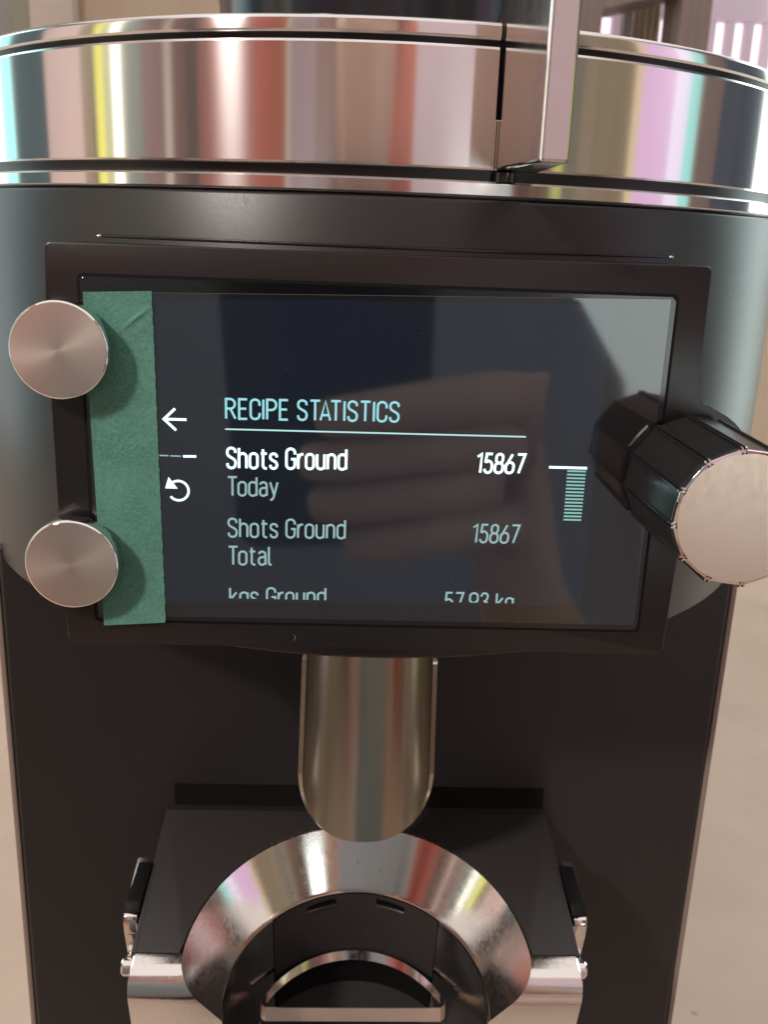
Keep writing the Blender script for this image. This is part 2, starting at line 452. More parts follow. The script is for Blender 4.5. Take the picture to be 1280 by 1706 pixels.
WG = 0.0007
obj('main_band', band(Z3, Z4 - .0007, WG), M_ring, G, angle=.22)
for q in (-1, 1):
    ta, tb = sorted((ts + q * .00009 / R, ts + q * (WG / 2 - .00003) / R))
    obj('split_edge', band(Z3, ZS, 0, ta, tb, n=3, b1=.0002), M_ring, G, angle=.22)
LP = []
LR = 0.0011
LP += [(R - .003, Z4 + .0003), (R - .0004, Z4 + .0003), (R, Z4 + .0007), (R, Z5 - LR)]
LP += [(R - LR + LR * math.cos(t), Z5 - LR + LR * math.sin(t)) for t in [pi / 2 * i / 6 for i in range(1, 7)]]
LP += [(R - .022, Z5), (R - .024, Z5 - .003)]
g = 0.0002 / R
obj('ring_lip', lathe(LP, XC, YC, ts + g, ts + 2 * pi - g, n=300), M_ring, G, angle=.22)
# clamp lug standing proud of the ring
prof = [(0.012, 0.0547), (-0.0195, 0.0547), (-0.0195, 0.135), (-0.012, 0.135), (0.0075, 0.0815), (0.012, 0.0795)]
bm = bmesh.new()
a = [bm.verts.new((0.0191 + (0.012 - y) * 0.150, y, z)) for y, z in prof]
b = [bm.verts.new((0.0288 - .0002, y, z)) for y, z in prof]
bm.faces.new(a); bm.faces.new(b[::-1])
for i in range(len(prof)):
    j = (i + 1) % len(prof); bm.faces.new((a[j], a[i], b[i], b[j]))
bmesh.ops.bevel(bm, geom=bm.edges[:], offset=0.00055, segments=3, affect='EDGES', profile=0.5)
obj('clamp_lug', bm, M_lug, G, angle=0.2)
obj('hinge_pin', lathe([(0.0003, 0.0524), (.0019, 0.0524), (.0022, 0.0528), (.0022, 0.0544), (.0003, 0.0546)], 0.0222, 0.0062, n=24), M_gloss, G)

# display housing
KX, KZ = 0.0607, -0.0006
BX, BZ = -0.0581, (0.0206, -0.0203)
pts = []
hw, hh, rc = 0.0613, 0.0393, 0.0012
for i in range(5):
    t = pi / 2 - pi / 2 * i / 4; pts.append((hw - rc + rc * math.cos(t), hh - rc + rc * math.sin(t)))
pts += [(hw, 0.0165), (hw + .0001, 0.0155), (hw + .0006, 0.0145), (hw + .0016, 0.0139)]
rb = 0.0139
for i in range(19):
    t = math.radians(76 - 152 * i / 18); pts.append((KX + rb * math.cos(t), KZ + rb * math.sin(t)))
pts += [(hw + .0016, -0.0151), (hw + .0006, -0.0157), (hw, -0.0168)]
for i in range(5):
    t = -pi / 2 * i / 4; pts.append((hw - rc + rc * math.cos(t), -hh + rc + rc * math.sin(t)))
for i in range(5):
    t = -pi / 2 - pi / 2 * i / 4; pts.append((-hw + rc + rc * math.cos(t), -hh + rc + rc * math.sin(t)))
rb = 0.0070
for zc in (BZ[1], BZ[0]):
    ta = math.acos(-(hw + BX) / rb)
    for i in range(17):
        t = 2 * pi - ta - (2 * pi - 2 * ta) * i / 16
        pts.append((BX + rb * math.cos(t), zc + rb * math.sin(t)))
for i in range(5):
    t = pi - pi / 2 * i / 4; pts.append((-hw + rc + rc * math.cos(t), hh - rc + rc * math.sin(t)))
bz = obj('display_bezel', bm_prism(pts, lambda p, k: (p[0], 0.0 + 0.030 * k, p[1]), .00032, 2), M_bezel, G, angle=0.7)
# black shadow gap round the glass, glass, film
gl_out = rrect(-0.0557, 0.0557, -0.0343, 0.0341, .0012)
obj('glass_gasket', bm_prism(gl_out, lambda p, k: (p[0], -0.00012 + 0.001 * k, p[1])), M_dark, G, smooth=False)
GL = obj('screen_glass', bm_prism(rrect(-0.0550, 0.0550, -0.0336, 0.0335, .0008), lambda p, k: (p[0], -0.0005 + 0.001 * k, p[1]), .0002, 2), M_glass, G, angle=0.3)
film = [(-0.0546, 0.0308), (0.0541, 0.0332), (0.0542, -0.0325), (-0.0546, -0.0327)]
obj('film', bm_prism(film, lambda p, k: (p[0], -0.00062 + 0.0001 * k, p[1]), .00009, 2), M_film, GL, angle=0.2)
obj('lit_panel', bm_prism([(-0.0415, 0.0302), (0.0430, 0.0318), (0.0430, -0.0285), (-0.0415, -0.0294)], lambda p, k: (p[0], -0.00065 + 0.00002 * k, p[1])), M_panel, GL, smooth=False)

# ------------------------------------------------------------------ lettering (drawn strokes, narrow technical hand)


def arc(cx, cy, rx, ry, a0, a1, n=7):
    return [(cx + rx * math.cos(math.radians(a0 + (a1 - a0) * i / n)), cy + ry * math.sin(math.radians(a0 + (a1 - a0) * i / n))) for i in range(n + 1)]


def stad(x0, x1, y0, y1):
    r = (x1 - x0) / 2; cx = (x0 + x1) / 2; q = r * 0.95
    p = arc(cx, y1 - q, r, q, 0, 180, 10) + arc(cx, y0 + q, r, q, 180, 360, 10)
    return p + [p[0], p[1]]


def spl(P, n=5):
    out = []
    Q = [P[0]] + P + [P[-1]]
    for i in range(1, len(Q) - 2):
        p0, p1, p2, p3 = Q[i - 1:i + 3]
        for k in range(n):
            t = k / n
            out.append(tuple(0.5 * (2 * p1[j] + (p2[j] - p0[j]) * t + (2 * p0[j] - 5 * p1[j] + 4 * p2[j] - p3[j]) * t * t + (3 * p1[j] - p0[j] - 3 * p2[j] + p3[j]) * t ** 3) for j in (0, 1)))
    return out + [P[-1]]


SP = [(.39, .76), (.36, .92), (.20, 1), (.05, .93), (.01, .76), (.06, .62), (.2, .52), (.34, .42), (.4, .26), (.35, .07), (.2, 0), (.05, .07), (.01, .24)]
XH = 0.74
GLY = {
    'R': (.43, [[(0, 0), (0, 1), (.2, 1)] + arc(.2, .755, .2, .245, 90, -90)[1:] + [(0, .51)], [(.2, .5), (.42, 0)]]),
    'E': (.36, [[(.36, 1), (0, 1), (0, 0), (.36, 0)], [(0, .52), (.32, .52)]]),
    'C': (.40, [[(.4, .68)] + arc(.2, .8, .2, .2, 0, 180) + arc(.2, .2, .2, .2, 180, 360) + [(.4, .32)]]),
    'I': (.02, [[(.01, 0), (.01, 1)]]),
    'P': (.42, [[(0, 0), (0, 1), (.2, 1)] + arc(.2, .74, .21, .26, 90, -90)[1:] + [(0, .48)]]),
    'S': (.40, [spl(SP)]),
    'T': (.44, [[(0, 1), (.44, 1)], [(.22, 1), (.22, 0)]]),
    'A': (.44, [[(0, 0), (.22, 1), (.44, 0)], [(.07, .27), (.37, .27)]]),
    'h': (.35, [[(0, 0), (0, 1)], [(0, .5)] + arc(.175, .55, .175, .19, 180, 0) + [(.35, 0)]]),
    'n': (.35, [[(0, 0), (0, XH)], [(0, .5)] + arc(.175, .55, .175, .19, 180, 0) + [(.35, 0)]]),
    'o': (.36, [stad(0, .36, 0, XH)]),
    't': (.28, [[(.1, .95), (.1, .15)] + arc(.25, .15, .15, .15, 180, 270)[1:] + [(.28, 0)], [(0, XH), (.28, XH)]]),
    's': (.32, [spl([(x * .8, y * XH) for x, y in SP])]),
    'G': (.40, [[(.4, .72)] + arc(.2, .8, .2, .2, 0, 180) + arc(.2, .2, .2, .2, 180, 360) + [(.4, .48), (.22, .48)]]),
    'r': (.24, [[(0, 0), (0, XH)], [(0, .46), (.04, .62), (.12, .72), (.24, XH)]]),
    'u': (.35, [[(0, XH)] + arc(.175, .19, .175, .19, 180, 360) + [(.35, .3)], [(.35, XH), (.35, 0)]]),
    'd': (.36, [stad(0, .36, 0, XH), [(.36, 1), (.36, 0)]]),
    'a': (.34, [[(.03, .60)] + arc(.17, .57, .16, .17, 150, 0) + [(.34, 0)], [(.34, .43), (.15, .43)] + arc(.15, .215, .15, .215, 90, 270) + [(.2, 0), (.34, .1)]]),
    'y': (.36, [[(0, XH), (.19, .06)], [(.36, XH), (.17, -.08), (.1, -.2), (0, -.22)]]),
    'l': (.14, [[(0, 1), (0, .14), (.04, .02), (.14, 0)]]),
    'k': (.33, [[(0, 0), (0, 1)], [(.31, XH), (0, .3)], [(.11, .42), (.33, 0)]]),
    'g': (.36, [stad(0, .36, 0, XH), [(.36, XH), (.36, -.06)] + arc(.2, -.06, .16, .17, 0, -90)[1:] + [(.04, -.23)]]),
    '1': (.24, [[(0, .84), (.2, 1), (.2, 0)]]),
    '5': (.38, [[(.36, 1), (.06, 1), (.03, .54)], spl([(.03, .54), (.12, .61), (.22, .62), (.35, .5), (.38, .31), (.34, .09), (.19, 0), (.05, .07), (.0, .2)])]),
    '8': (.40, [stad(.03, .37, .53, 1), stad(0, .4, 0, .53)]),
    '6': (.40, [[(.29, 1), (.03, .42)], stad(0, .4, 0, .57)]),
    '9': (.40, [[(.11, 0), (.37, .58)], stad(0, .4, .43, 1)]),
    '7': (.38, [[(0, 1), (.38, 1), (.13, 0)]]),
    '3': (.38, [spl([(.02, .8), (.08, .96), (.19, 1), (.33, .93), (.35, .76), (.28, .58), (.16, .53)]), spl([(.16, .53), (.31, .47), (.38, .28), (.32, .06), (.18, 0), (.05, .06), (0, .22)])]),
    '.': (.04, [[(.02, 0), (.02, .1)]]),
    ' ': (.13, []),
}


def ribbon(bm, P, wd, place, depth):
    Q = [P[0]]
    for p in P[1:]:
        if math.hypot(p[0] - Q[-1][0], p[1] - Q[-1][1]) > 1e-5: Q.append(p)
    n = len(Q); L_, R_ = [], []
    for i in range(n):
        d1 = None if i == 0 else (Q[i][0] - Q[i - 1][0], Q[i][1] - Q[i - 1][1])
        d2 = None if i == n - 1 else (Q[i + 1][0] - Q[i][0], Q[i + 1][1] - Q[i][1])
        ns = []
        for d in (d1, d2):
            if d:
                l = math.hypot(*d); ns.append((-d[1] / l, d[0] / l))
        nx = sum(q[0] for q in ns) / len(ns); ny = sum(q[1] for q in ns) / len(ns)
        l2 = max(nx * nx + ny * ny, 0.3)
        nx, ny = nx / l2, ny / l2
        L_.append((Q[i][0] + nx * wd / 2, Q[i][1] + ny * wd / 2)); R_.append((Q[i][0] - nx * wd / 2, Q[i][1] - ny * wd / 2))
    a = [bm.verts.new(place(p, depth)) for p in L_]; b = [bm.verts.new(place(p, depth)) for p in R_]
    for i in range(n - 1):
        try: bm.faces.new((a[i], a[i + 1], b[i + 1], b[i]))
        except ValueError: pass


KERN = {'TA': -.13, 'AT': -.13, 'To': -.09, 'r' + 'o': -.03}


def text_line(s, x0, x1, z0, z1, h, m, stroke, clip=None, skew=0.0):
    """baseline from (x0,z0) to (x1,z1) in metres, cap height h; widths fitted to the end"""
    trk = 0.16
    tot = sum(GLY[c][0] for c in s) + trk * (len(s) - 1) + sum(KERN.get(s[q:q + 2], 0) for q in range(len(s)))
    sx = (x1 - x0) / tot
    bm = bmesh.new(); cur = 0; k = 0
    for ci, c in enumerate(s):
        gw, strokes = GLY[c]; nxt = s[ci:ci + 2]
        for st in strokes:
            k += 1
            P = [((cur + p[0]) * sx, p[1] * h) for p in st]
            ribbon(bm, P, stroke, lambda p, d: (x0 + p[0] + skew * p[1], -0.00070 - d, z0 + (z1 - z0) * p[0] / (x1 - x0) + p[1]), 0.000002 * (k % 6))
        cur += gw + trk
        if nxt in KERN: cur += KERN[nxt]
    if clip is not None:
        bmesh.ops.bisect_plane(bm, geom=bm.verts[:] + bm.edges[:] + bm.faces[:], plane_co=(0, 0, clip), plane_no=(0, 0, 1), clear_inner=True)
    return obj('screen_text', bm, m, GL, smooth=False)


def mmz(*v): return [q * mm for q in v]


sw, sb = 0.00042, 0.00062
text_line('RECIPE STATISTICS', *mmz(-28.8, 4.0, 8.15, 8.5, 3.75), M_txt, .00044)
text_line('Shots Ground', *mmz(-28.7, -5.8, -1.5, -1.15, 3.95), M_hi, .00050)
text_line('15867', *mmz(19.6, 28.8, -1.05, -0.95, 3.75), M_hi, .00050, skew=.04)
text_line('Today', *mmz(-28.6, -19.0, -7.0, -6.85, 3.7), M_dim, sw)
text_line('Shots Ground', *mmz(-28.6, -5.7, -15.45, -15.2, 3.75), M_dim, sw)
text_line('15867', *mmz(19.7, 28.8, -15.35, -15.3, 3.7), M_dim, sw, skew=.04)
text_line('Total', *mmz(-28.6, -20.1, -21.25, -21.1, 3.75), M_dim, sw)
text_line('kgs Ground', *mmz(-28.4, -9.3, -29.9, -29.5, 3.7), M_dim, sw, clip=-0.0284)
text_line('57.93 kg', *mmz(15.0, 28.8, -29.9, -29.8, 3.7), M_dim, sw, clip=-0.0282)


def flat(name, polys, m, widths=None):
    bm = bmesh.new()
    for i, (P, wd) in enumerate(polys):
        if wd: ribbon(bm, [(x * mm, z * mm) for x, z in P], wd * mm, lambda p, d: (p[0], -0.0007 - d, p[1]), 0.000002 * i)
        else: bm.faces.new([bm.verts.new((x * mm, -0.0007 - 0.000002 * i, z * mm)) for x, z in P])
    return obj(name, bm, m, GL, smooth=False)


flat('underline', [([(-29.0, 6.1), (28.8, 6.3)], .30)], mat('underline_cyan', (.1, .1, .1), .4, emit=srgb(175, 225, 225), estr=1.0))
flat('back_arrow', [([(-40.7, 7.7), (-36.3, 7.7)], .5), ([(-38.4, 9.75), (-40.55, 7.7), (-38.3, 5.6)], .5)], M_hi)
flat('dash', [([(-37.1, .55), (-34.6, .6)], .46)], M_hi)
flat('dash', [([(-41.6, .6), (-39.85, .6)], .26), ([(-39.55, .58), (-37.5, .56)], .26)], M_dim)
ra = [(-38.15 + 1.95 * math.cos(math.radians(t)), -6.3 + 1.95 * math.sin(math.radians(t))) for t in range(130, -146, -8)]
flat('reload_icon', [(ra, .46), ([(-40.7, -5.9), (-40.0, -3.6), (-38.3, -5.9)], None)], M_hi)
flat('scroll_cursor', [([(33.8, .42), (41.3, .42)], .5)], M_hi)
for i in range(15):
    z = -0.25 - 0.708 * i
    flat('scroll_mark', [([(37.45 + .01 * i, z), (41.15, z)], .34)], M_bar)

# ------------------------------------------------------------------ buttons
for zc in BZ:
    B = empty('button', (BX, 0, zc)); B.parent = G; B.location = Vector((BX, 0, zc)) - WLOC[G.name]
    B.name = 'button'
    WLOC[B.name] = Vector((BX, 0, zc))
    obj('collar', lathe([(0.001, -0.0004), (.0079, -0.0004), (.0081, -0.0002), (.0081, 0.0005)], BX, 0, n=64, axis='y', cz=zc), M_gloss, B)
    obj('stem', lathe([(.0076, -0.0003), (.0076, -0.0022)], BX, 0, n=48, axis='y', cz=zc), M_dark, B)
    rf = 0.0089
    obj('cap', lathe([(.0001, -.0021), (rf - .0004, -.0021), (rf, -.0025), (rf, -.0053), (rf - .0001, -.00555), (rf - .00035, -.0057)], BX, 0, n=96, axis='y', cz=zc), M_chrome, B, angle=1.2)
    obj('cap_face', lathe([(rf - .00035, -.0057), (rf - .0006, -.00572), (.0002, -.00572), (.00001, -.00572)], BX, 0, n=96, axis='y', cz=zc), M_spun, B)

# ------------------------------------------------------------------ knob
K = empty('knob', (KX, 0, KZ)); K.parent = G; K.location = Vector((KX, 0, KZ)) - WLOC[G.name]
WLOC[K.name] = Vector((KX, 0, KZ))
YK = -0.0300


def knob_sec(rad, groove, y):
    P = []
    for f in range(12):
        t0 = f * 30 + 7
        for dt, dr in ((-2.6, 0), (-2.2, .00042), (-1.1, .00042), (-.7, -.0001), (.7, -.0001), (1.1, .00042), (2.2, .00042), (2.6, 0)):
            t = math.radians(t0 + dt); fr = math.cos(math.radians(15)) / math.cos(math.radians(15 - abs(dt)))
            r = rad * (1.01 * fr) + dr * groove
            P.append((KX + r * math.cos(t), y, KZ + r * math.sin(t)))
        for dt in (9, 15, 21):
            t = math.radians(t0 + dt); fr = math.cos(math.radians(15)) / math.cos(math.radians(15 - dt))
            fr = 0.5 * fr + 0.5
            r = rad * 1.0 * fr
            P.append((KX + r * math.cos(t), y, KZ + r * math.sin(t)))
    return P


bm = bmesh.new()
rows = [knob_sec(.0112, 0, -0.0016), knob_sec(.0121, .6, -0.0022), knob_sec(.0123, 1, -0.003), knob_sec(.0119, 1, YK + .0014), knob_sec(.0117, .9, YK + .0010)]
grid(bm, rows, closed=True)
obj('knob_grip', bm, M_grip, K, angle=0.25)
obj('knob_shaft', lathe([(.0095, 0.0005), (.0095, -0.0018), (.0002, -.0018)], KX, 0, n=48, axis='y', cz=KZ), M_dark, K)
bm = bmesh.new()
rows = [knob_sec(.01185, 1, YK + .0011), knob_sec(.0119, 1, YK + .0006), knob_sec(.01175, .9, YK + .0001)]
rows.append([(KX + (p[0] - KX) * .965, YK, KZ + (p[2] - KZ) * .965) for p in knob_sec(.01165, .5, YK)])
grid(bm, rows, closed=True); obj('knob_rim', bm, M_chrome, K, angle=.5)
obj('knob_face', lathe([(.01130, YK + .0003), (.01115, YK - .0001), (.006, YK - .0001), (.00001, YK - .0001)], KX, 0, n=96, axis='y', cz=KZ), M_knobface, K)

# ------------------------------------------------------------------ spout: bent steel chute, open to the front
bm = bmesh.new()
NS, NT = 40, 40


def chute(s, t, off):
    """s across -1..1, t from 0 at the top to 1 at the bottom lip"""
    ph = s * math.radians(76)
    ztop = -0.0460 - 0.006 * abs(s) ** 7
    xx = abs(math.sin(ph) / math.sin(math.radians(76)))
    zbot = -0.1065 + 0.028 * (1 - math.sqrt(max(0, 1 - xx ** 2.3 * .99)))
    z = ztop + (zbot - ztop) * t
    fl = (z + 0.046) / -0.062
    hwid = (0.0156 + 0.0012 * fl) / math.sin(math.radians(76))
    rr = hwid - off * (0.0011 if abs(s) > .999 else 0.0009) / 0.0009
    yc = 0.0215 - 0.002 * fl
    dep = 0.80
    return Vector((0.0009 + rr * math.sin(ph), yc + dep * (rr * math.cos(ph) - hwid * math.cos(math.radians(76))), z))


inn = [[chute(-1 + 2 * i / NS, j / NT, 0.0009) for i in range(NS + 1)] for j in range(NT + 1)]
out = [[chute(-1 + 2 * i / NS, j / NT, 0.0) for i in range(NS + 1)] for j in range(NT + 1)]
vi = grid(bm, inn); vo = grid(bm, out)
for j in range(NT):
    bm.faces.new((vi[j][0], vi[j + 1][0], vo[j + 1][0], vo[j][0])); bm.faces.new((vi[j][-1], vi[j + 1][-1], vo[j + 1][-1], vo[j][-1]))
for i in range(NS):
    bm.faces.new((vi[-1][i], vi[-1][i + 1], vo[-1][i + 1], vo[-1][i])); bm.faces.new((vi[0][i], vi[0][i + 1], vo[0][i + 1], vo[0][i]))
obj('spout', bm, M_spout, G, angle=0.6)

# ------------------------------------------------------------------ portafilter holder, its frame tipped 14 degrees forward
TO = Vector((0.0002, 0.060, -0.118)); T14 = math.radians(14)
FW = Vector((0, -math.cos(T14), -math.sin(T14))); NN = Vector((0, -math.sin(T14), math.cos(T14)))


def hp(x, f, n): return TO + Vector((x * mm, 0, 0)) + FW * (f * mm) + NN * (n * mm)


H = empty('portafilter_holder', TO); H.parent = G; H.location = TO - WLOC[G.name]; WLOC[H.name] = TO
CF, RO, RI, DP = 49.4, 43.4, 33.5, 15.0
# black top plate, cut round the ring
pts = [(-55.2, 0), (55.2, 0), (56.0, 45.6)]
aM = math.acos((CF - 45.6) / (RO + .5))
for i in range(49):
    t = aM - 2 * aM * i / 48
    pts.append(((RO + .5) * math.sin(t), CF - (RO + .5) * math.cos(t)))
pts.append((-56.0, 45.6))
obj('top_plate', bm_prism(pts, lambda p, k: hp(p[0], p[1], -.1 - 3.5 * k), .0004, 2), M_plate, H, angle=.5)
# steel: fillet + front face both sides, cone, slot wall


def front(n):      # where the front of the block stands at height n
    if n >= 0: return 46.0
    if n > -6.5: return 46.0 + 8.0 * math.sin(math.acos(max(-1, 1 + n / 6.5)))
    return 54.0


def rad(n):
    if n > -DP + 1: return RO + (RI + .7 - RO) * (-n) / (DP - 1)
    if n > -DP - 1: return RI + .7 * ((n + DP + 1) / 2) ** 2
    return RI


levels = [0, -.15, -.4, -.8, -1.3, -2, -2.8, -3.8, -5, -6.5, -8, -10, -12, -13.2, -14, -14.4, -14.8, -15.3, -16, -20, -30, -45, -60]
bm = bmesh.new(); rows = []
for n in levels:
    am = math.acos(max(-1, min(1, (CF - front(n)) / rad(n))))
    rows.append([hp(rad(n) * math.sin(-am + 2 * am * i / 120), CF - rad(n) * math.cos(-am + 2 * am * i / 120), n) for i in range(121)])
k_ = levels.index(-16)
b2 = bmesh.new(); grid(b2, rows[:k_ + 1]); obj('fork_ring', b2, M_steel, H, angle=.7)
b3 = bmesh.new(); grid(b3, rows[k_:]); obj('slot_wall', b3, M_steel, H, angle=.7)
bm.free()
for s in (-1, 1):
    bm = bmesh.new(); rows = []
    for n in levels:
        am = math.acos(max(-1, min(1, (CF - front(n)) / rad(n))))
        xi = rad(n) * math.sin(am); xo = 55.6 - (0.8 if n > -.5 else 0.25 if n > -1.5 else 0)
        rows.append([hp(s * (xi + (xo - xi) * i / 6), front(n), n) for i in range(7)] + [hp(s * xo, 20, n)])
    grid(bm, rows); obj('fork_arm', bm, M_steel, H, angle=.7)
# black liner at the back of the slot with its two small slits
bm = bmesh.new(); rows = []
for n in (-15.6, -16.2, -41):
    rr = RI - .25
    rows.append([hp(rr * math.sin(math.radians(-43 + 86 * i / 30)), CF - rr * math.cos(math.radians(-43 + 86 * i / 30)), n) for i in range(31)])
grid(bm, rows); obj('slot_liner', bm, M_plate, H)
bm = bmesh.new(); rows = []
for n in (-41.05, -60):
    rr = RI - .3
    rows.append([hp(rr * math.sin(math.radians(-43 + 86 * i / 30)), CF - rr * math.cos(math.radians(-43 + 86 * i / 30)), n) for i in range(31)])
grid(bm, rows); obj('slot_base', bm, M_dark, H)
bm = bmesh.new(); bm.faces.new([bm.verts.new(hp((RI - .1) * math.cos(2 * pi * i / 48), min(CF + (RI - .1) * math.sin(2 * pi * i / 48), 50), -56)) for i in range(48)])
obj('slot_floor', bm, M_plate, H, smooth=False)
for s in (-1, 1):
    bm = bmesh.new(); rows = []
    for q, n in ((.4, -17.0), (.45, -19.0)):
        rr = RI - q
        rows.append([hp(s * rr * math.sin(math.radians(10 + 14.5 * i / 8)), CF - rr * math.cos(math.radians(10 + 14.5 * i / 8)), n + (.0 if n < -18 else -.8 * (i / 8) ** 2)) for i in range(9)])
    grid(bm, rows); obj('slit', bm, M_slit, H)
    bm = bmesh.new(); rows = []
    for q, n in ((.4, -19.0), (.9, -19.1), (.9, -19.5)):
        rr = RI - q
        rows.append([hp(s * rr * math.sin(math.radians(10 + 14.5 * i / 8)), CF - rr * math.cos(math.radians(10 + 14.5 * i / 8)), n) for i in range(9)])
    grid(bm, rows); obj('slit_edge', bm, M_chrome, H)
# D shaped rest: arc strap and straight bar
NL = -40.0
for nm_, P in (('rest_arc', None), ('rest_bar', [(-25.8, 37.2), (25.6, 37.2)])):
    bm = bmesh.new()
    if P is None:
        ra_ = 28.97; cf_ = 18.8 + ra_; am = math.asin(24.6 / ra_)
        line = [(ra_ * math.sin(-am + 2 * am * i / 48), cf_ - ra_ * math.cos(-am + 2 * am * i / 48)) for i in range(49)]
    else:
        line = [(P[0][0] - .4, P[0][1] - 2.6), (P[0][0], P[0][1] - .9), (P[0][0] + 1.1, P[0][1])] + [(P[0][0] + 1.2 + (P[1][0] - P[0][0] - 2.4) * i / 8, P[0][1]) for i in range(9)] + [(P[1][0] - 1.1, P[1][1]), (P[1][0], P[1][1] - .9), (P[1][0] + .4, P[1][1] - 2.6)]
    sec = [(-2.3, 0), (0, -2.5), (-.3, -2.9), (-2.4, -2.9), (-2.6, -.1)] if P else [(-1.75, 0), (0, -1.85), (-.3, -2.2), (-1.9, -2.2), (-2.0, -.1)]
    rows = []
    for df, dn in sec + [sec[0]]:
        rows.append([hp(x, f + df, NL + dn) for x, f in line])
    grid(bm, rows); bmesh.ops.remove_doubles(bm, verts=bm.verts, dist=1e-7)
    bmesh.ops.holes_fill(bm, edges=[e for e in bm.edges if len(e.link_faces) == 1], sides=8)
    obj(nm_, bm, M_knobface if P else M_steel, H, angle=.3)
# spring levers on the flanks
for s in (-1, 1):
    L_ = empty('side_lever', hp(s * 58.2, 30, 0)); L_.parent = H; L_.location = hp(s * 58.2, 30, 0) - TO; WLOC[L_.name] = hp(s * 58.2, 30, 0)
    pf = [(16, -1.2), (34.5, -1.0), (35.6, -2.2), (36.2, -6), (37.6, -15), (37, -18), (33, -19), (16, -12)]
    bm = bmesh.new()
    a = [bm.verts.new(hp(s * (60.4 - .05 * max(0, -n)), f, n)) for f, n in pf]; b = [bm.verts.new(hp(s * (56.7 - .0 * max(0, -n)), f, n)) for f, n in pf]
    bm.faces.new(a); bm.faces.new(b[::-1])
    for i in range(len(pf)):
        j = (i + 1) % len(pf); bm.faces.new((a[j], a[i], b[i], b[j]))
    bmesh.ops.bevel(bm, geom=bm.edges[:], offset=0.0005, segments=2, affect='EDGES', profile=.5)
    obj('lever_plate', bm, M_steel, L_, angle=.5)
    bm = bmesh.new()
    pf = [(19, .6), (31.5, .6), (34.0, -.9), (33.6, -1.15), (19, -1.3)]
    a = [bm.verts.new(hp(s * (60.35 - .08 * (34 - f)), f, n)) for f, n in pf]; b = [bm.verts.new(hp(s * (56.3 - .06 * (34 - f)), f, n)) for f, n in pf]
    bm.faces.new(a); bm.faces.new(b[::-1])
    for i in range(len(pf)):
        j = (i + 1) % len(pf); bm.faces.new((a[j], a[i], b[i], b[j]))
    bmesh.ops.bevel(bm, geom=bm.edges[:], offset=0.0004, segments=2, affect='EDGES', profile=.5)
    obj('lever_cap', bm, M_dark, L_, angle=.5)
    bm = bmesh.new(); rows = []
    for xx, r_ in ((55, 2.6), (60.2, 2.6), (60.7, 2.1), (60.8, .05)):
        rows.append([hp(s * xx, 39.5 + r_ * math.cos(t), -14.5 + r_ * math.sin(t)) for t in [2 * pi * i / 24 for i in range(24)]])
    grid(bm, rows, closed=True); obj('lever_pin', bm, M_steel, L_, angle=.5)

# ------------------------------------------------------------------ bean hopper on top
M_hop = mat('smoked_hopper', (0.020, 0.022, 0.030), 0.16, ior=1.5, rvar=.05, rscale=80)
ho = obj('bean_hopper', lathe([(.03, Z5 - .001), (.0455, Z5 + .0003), (.0455, Z5 + .02), (.050, Z5 + .06), (.075, Z5 + .12), (.075, Z5 + .2)], XC, YC, n=96), M_hop,
         label='dark smoked bean hopper standing on the chrome ring at the top', cat='bean hopper')

# ------------------------------------------------------------------ masking tape on the glass
bm = bmesh.new(); rows = []
NX, NZ = 64, 220
Lf = [(30.7, -54.5), (0, -54.2), (-34.7, -53.7)]
Rt = [(31.3, -42.1), (23.1, -41.95), (0.3, -41.75), (-33.9, -41.35)]


def lerp(T, z):
    for (a, u), (b, v) in zip(T[:-1], T[1:]):
        if z >= b - 1e-9: return u + (v - u) * (a - z) / (a - b)
    return T[-1][1]


for j in range(NZ + 1):
    row = []
    for i in range(NX + 1):
        u = i / NX
        zt = 30.75 + .6 * u; zb = -34.75 + .9 * u
        z = zt + (zb - zt) * j / NZ
        x = lerp(Lf, min(30.7, z)) + (lerp(Rt, min(31.3, z)) - lerp(Lf, min(30.7, z))) * u
        x += (.10 * math.sin(z * 2.1) + .06 * math.sin(z * 5.3 + 1)) * (1 if i == NX else 0) * .5
        # crease from the upper right running down left
        d = ((x + 42.2) * .62 - (z - 28.6) * .785); along = ((x + 42.2) * -.785 - (z - 28.6) * .62)
        cr_ = .42 * math.exp(-(d / .36) ** 2) * max(0, 1 - abs(along - 3.5) / 4.5)
        low = .22 * max(0, (j / NZ - .93) / .07)
        row.append((x * mm, -0.00082 - (.03 * math.sin(x * 3 + z) * .2 + cr_ + low) * mm, z * mm))
    rows.append(row)
v0 = grid(bm, rows)
tp = obj('masking_tape', bm, M_tape, label='strip of green masking tape stuck down the left side of the screen', cat='tape')

# ================================================================== the photographer, seen mirrored in screen and chrome
PH = empty('phone', CAM - cf * .0015, 'dark phone held upright in a hand, mirrored in the screen', 'phone')
def php(x, y, d): return CAM + cr * (x * mm) + cu * (y * mm) - cf * (d * mm)
M_ph = mat('phone_back', (0.012, 0.013, 0.022), 0.3, rvar=.05, rscale=200)
obj('phone_body', bm_prism(rrect(-50, 32, -140, 17, 9), lambda p, k: php(p[0], p[1], 3.5 + 8 * k), .0012, 2), M_ph, PH)
obj('phone_screen', bm_prism(rrect(-48, 30, -138, 15, 8), lambda p, k: php(p[0], p[1], 11.52 + .3 * k)), M_gloss, PH)
bm = bmesh.new(); rows = []
for r_, d in ((7, 3.6), (7, 2.2), (6.4, 1.8), (.1, 1.8)):
    rows.append([php(-20 + r_ * math.cos(t), r_ * math.sin(t), d) for t in [2 * pi * i / 24 for i in range(24)]])
grid(bm, rows, closed=True); obj('lens_ring', bm, M_gloss, PH)

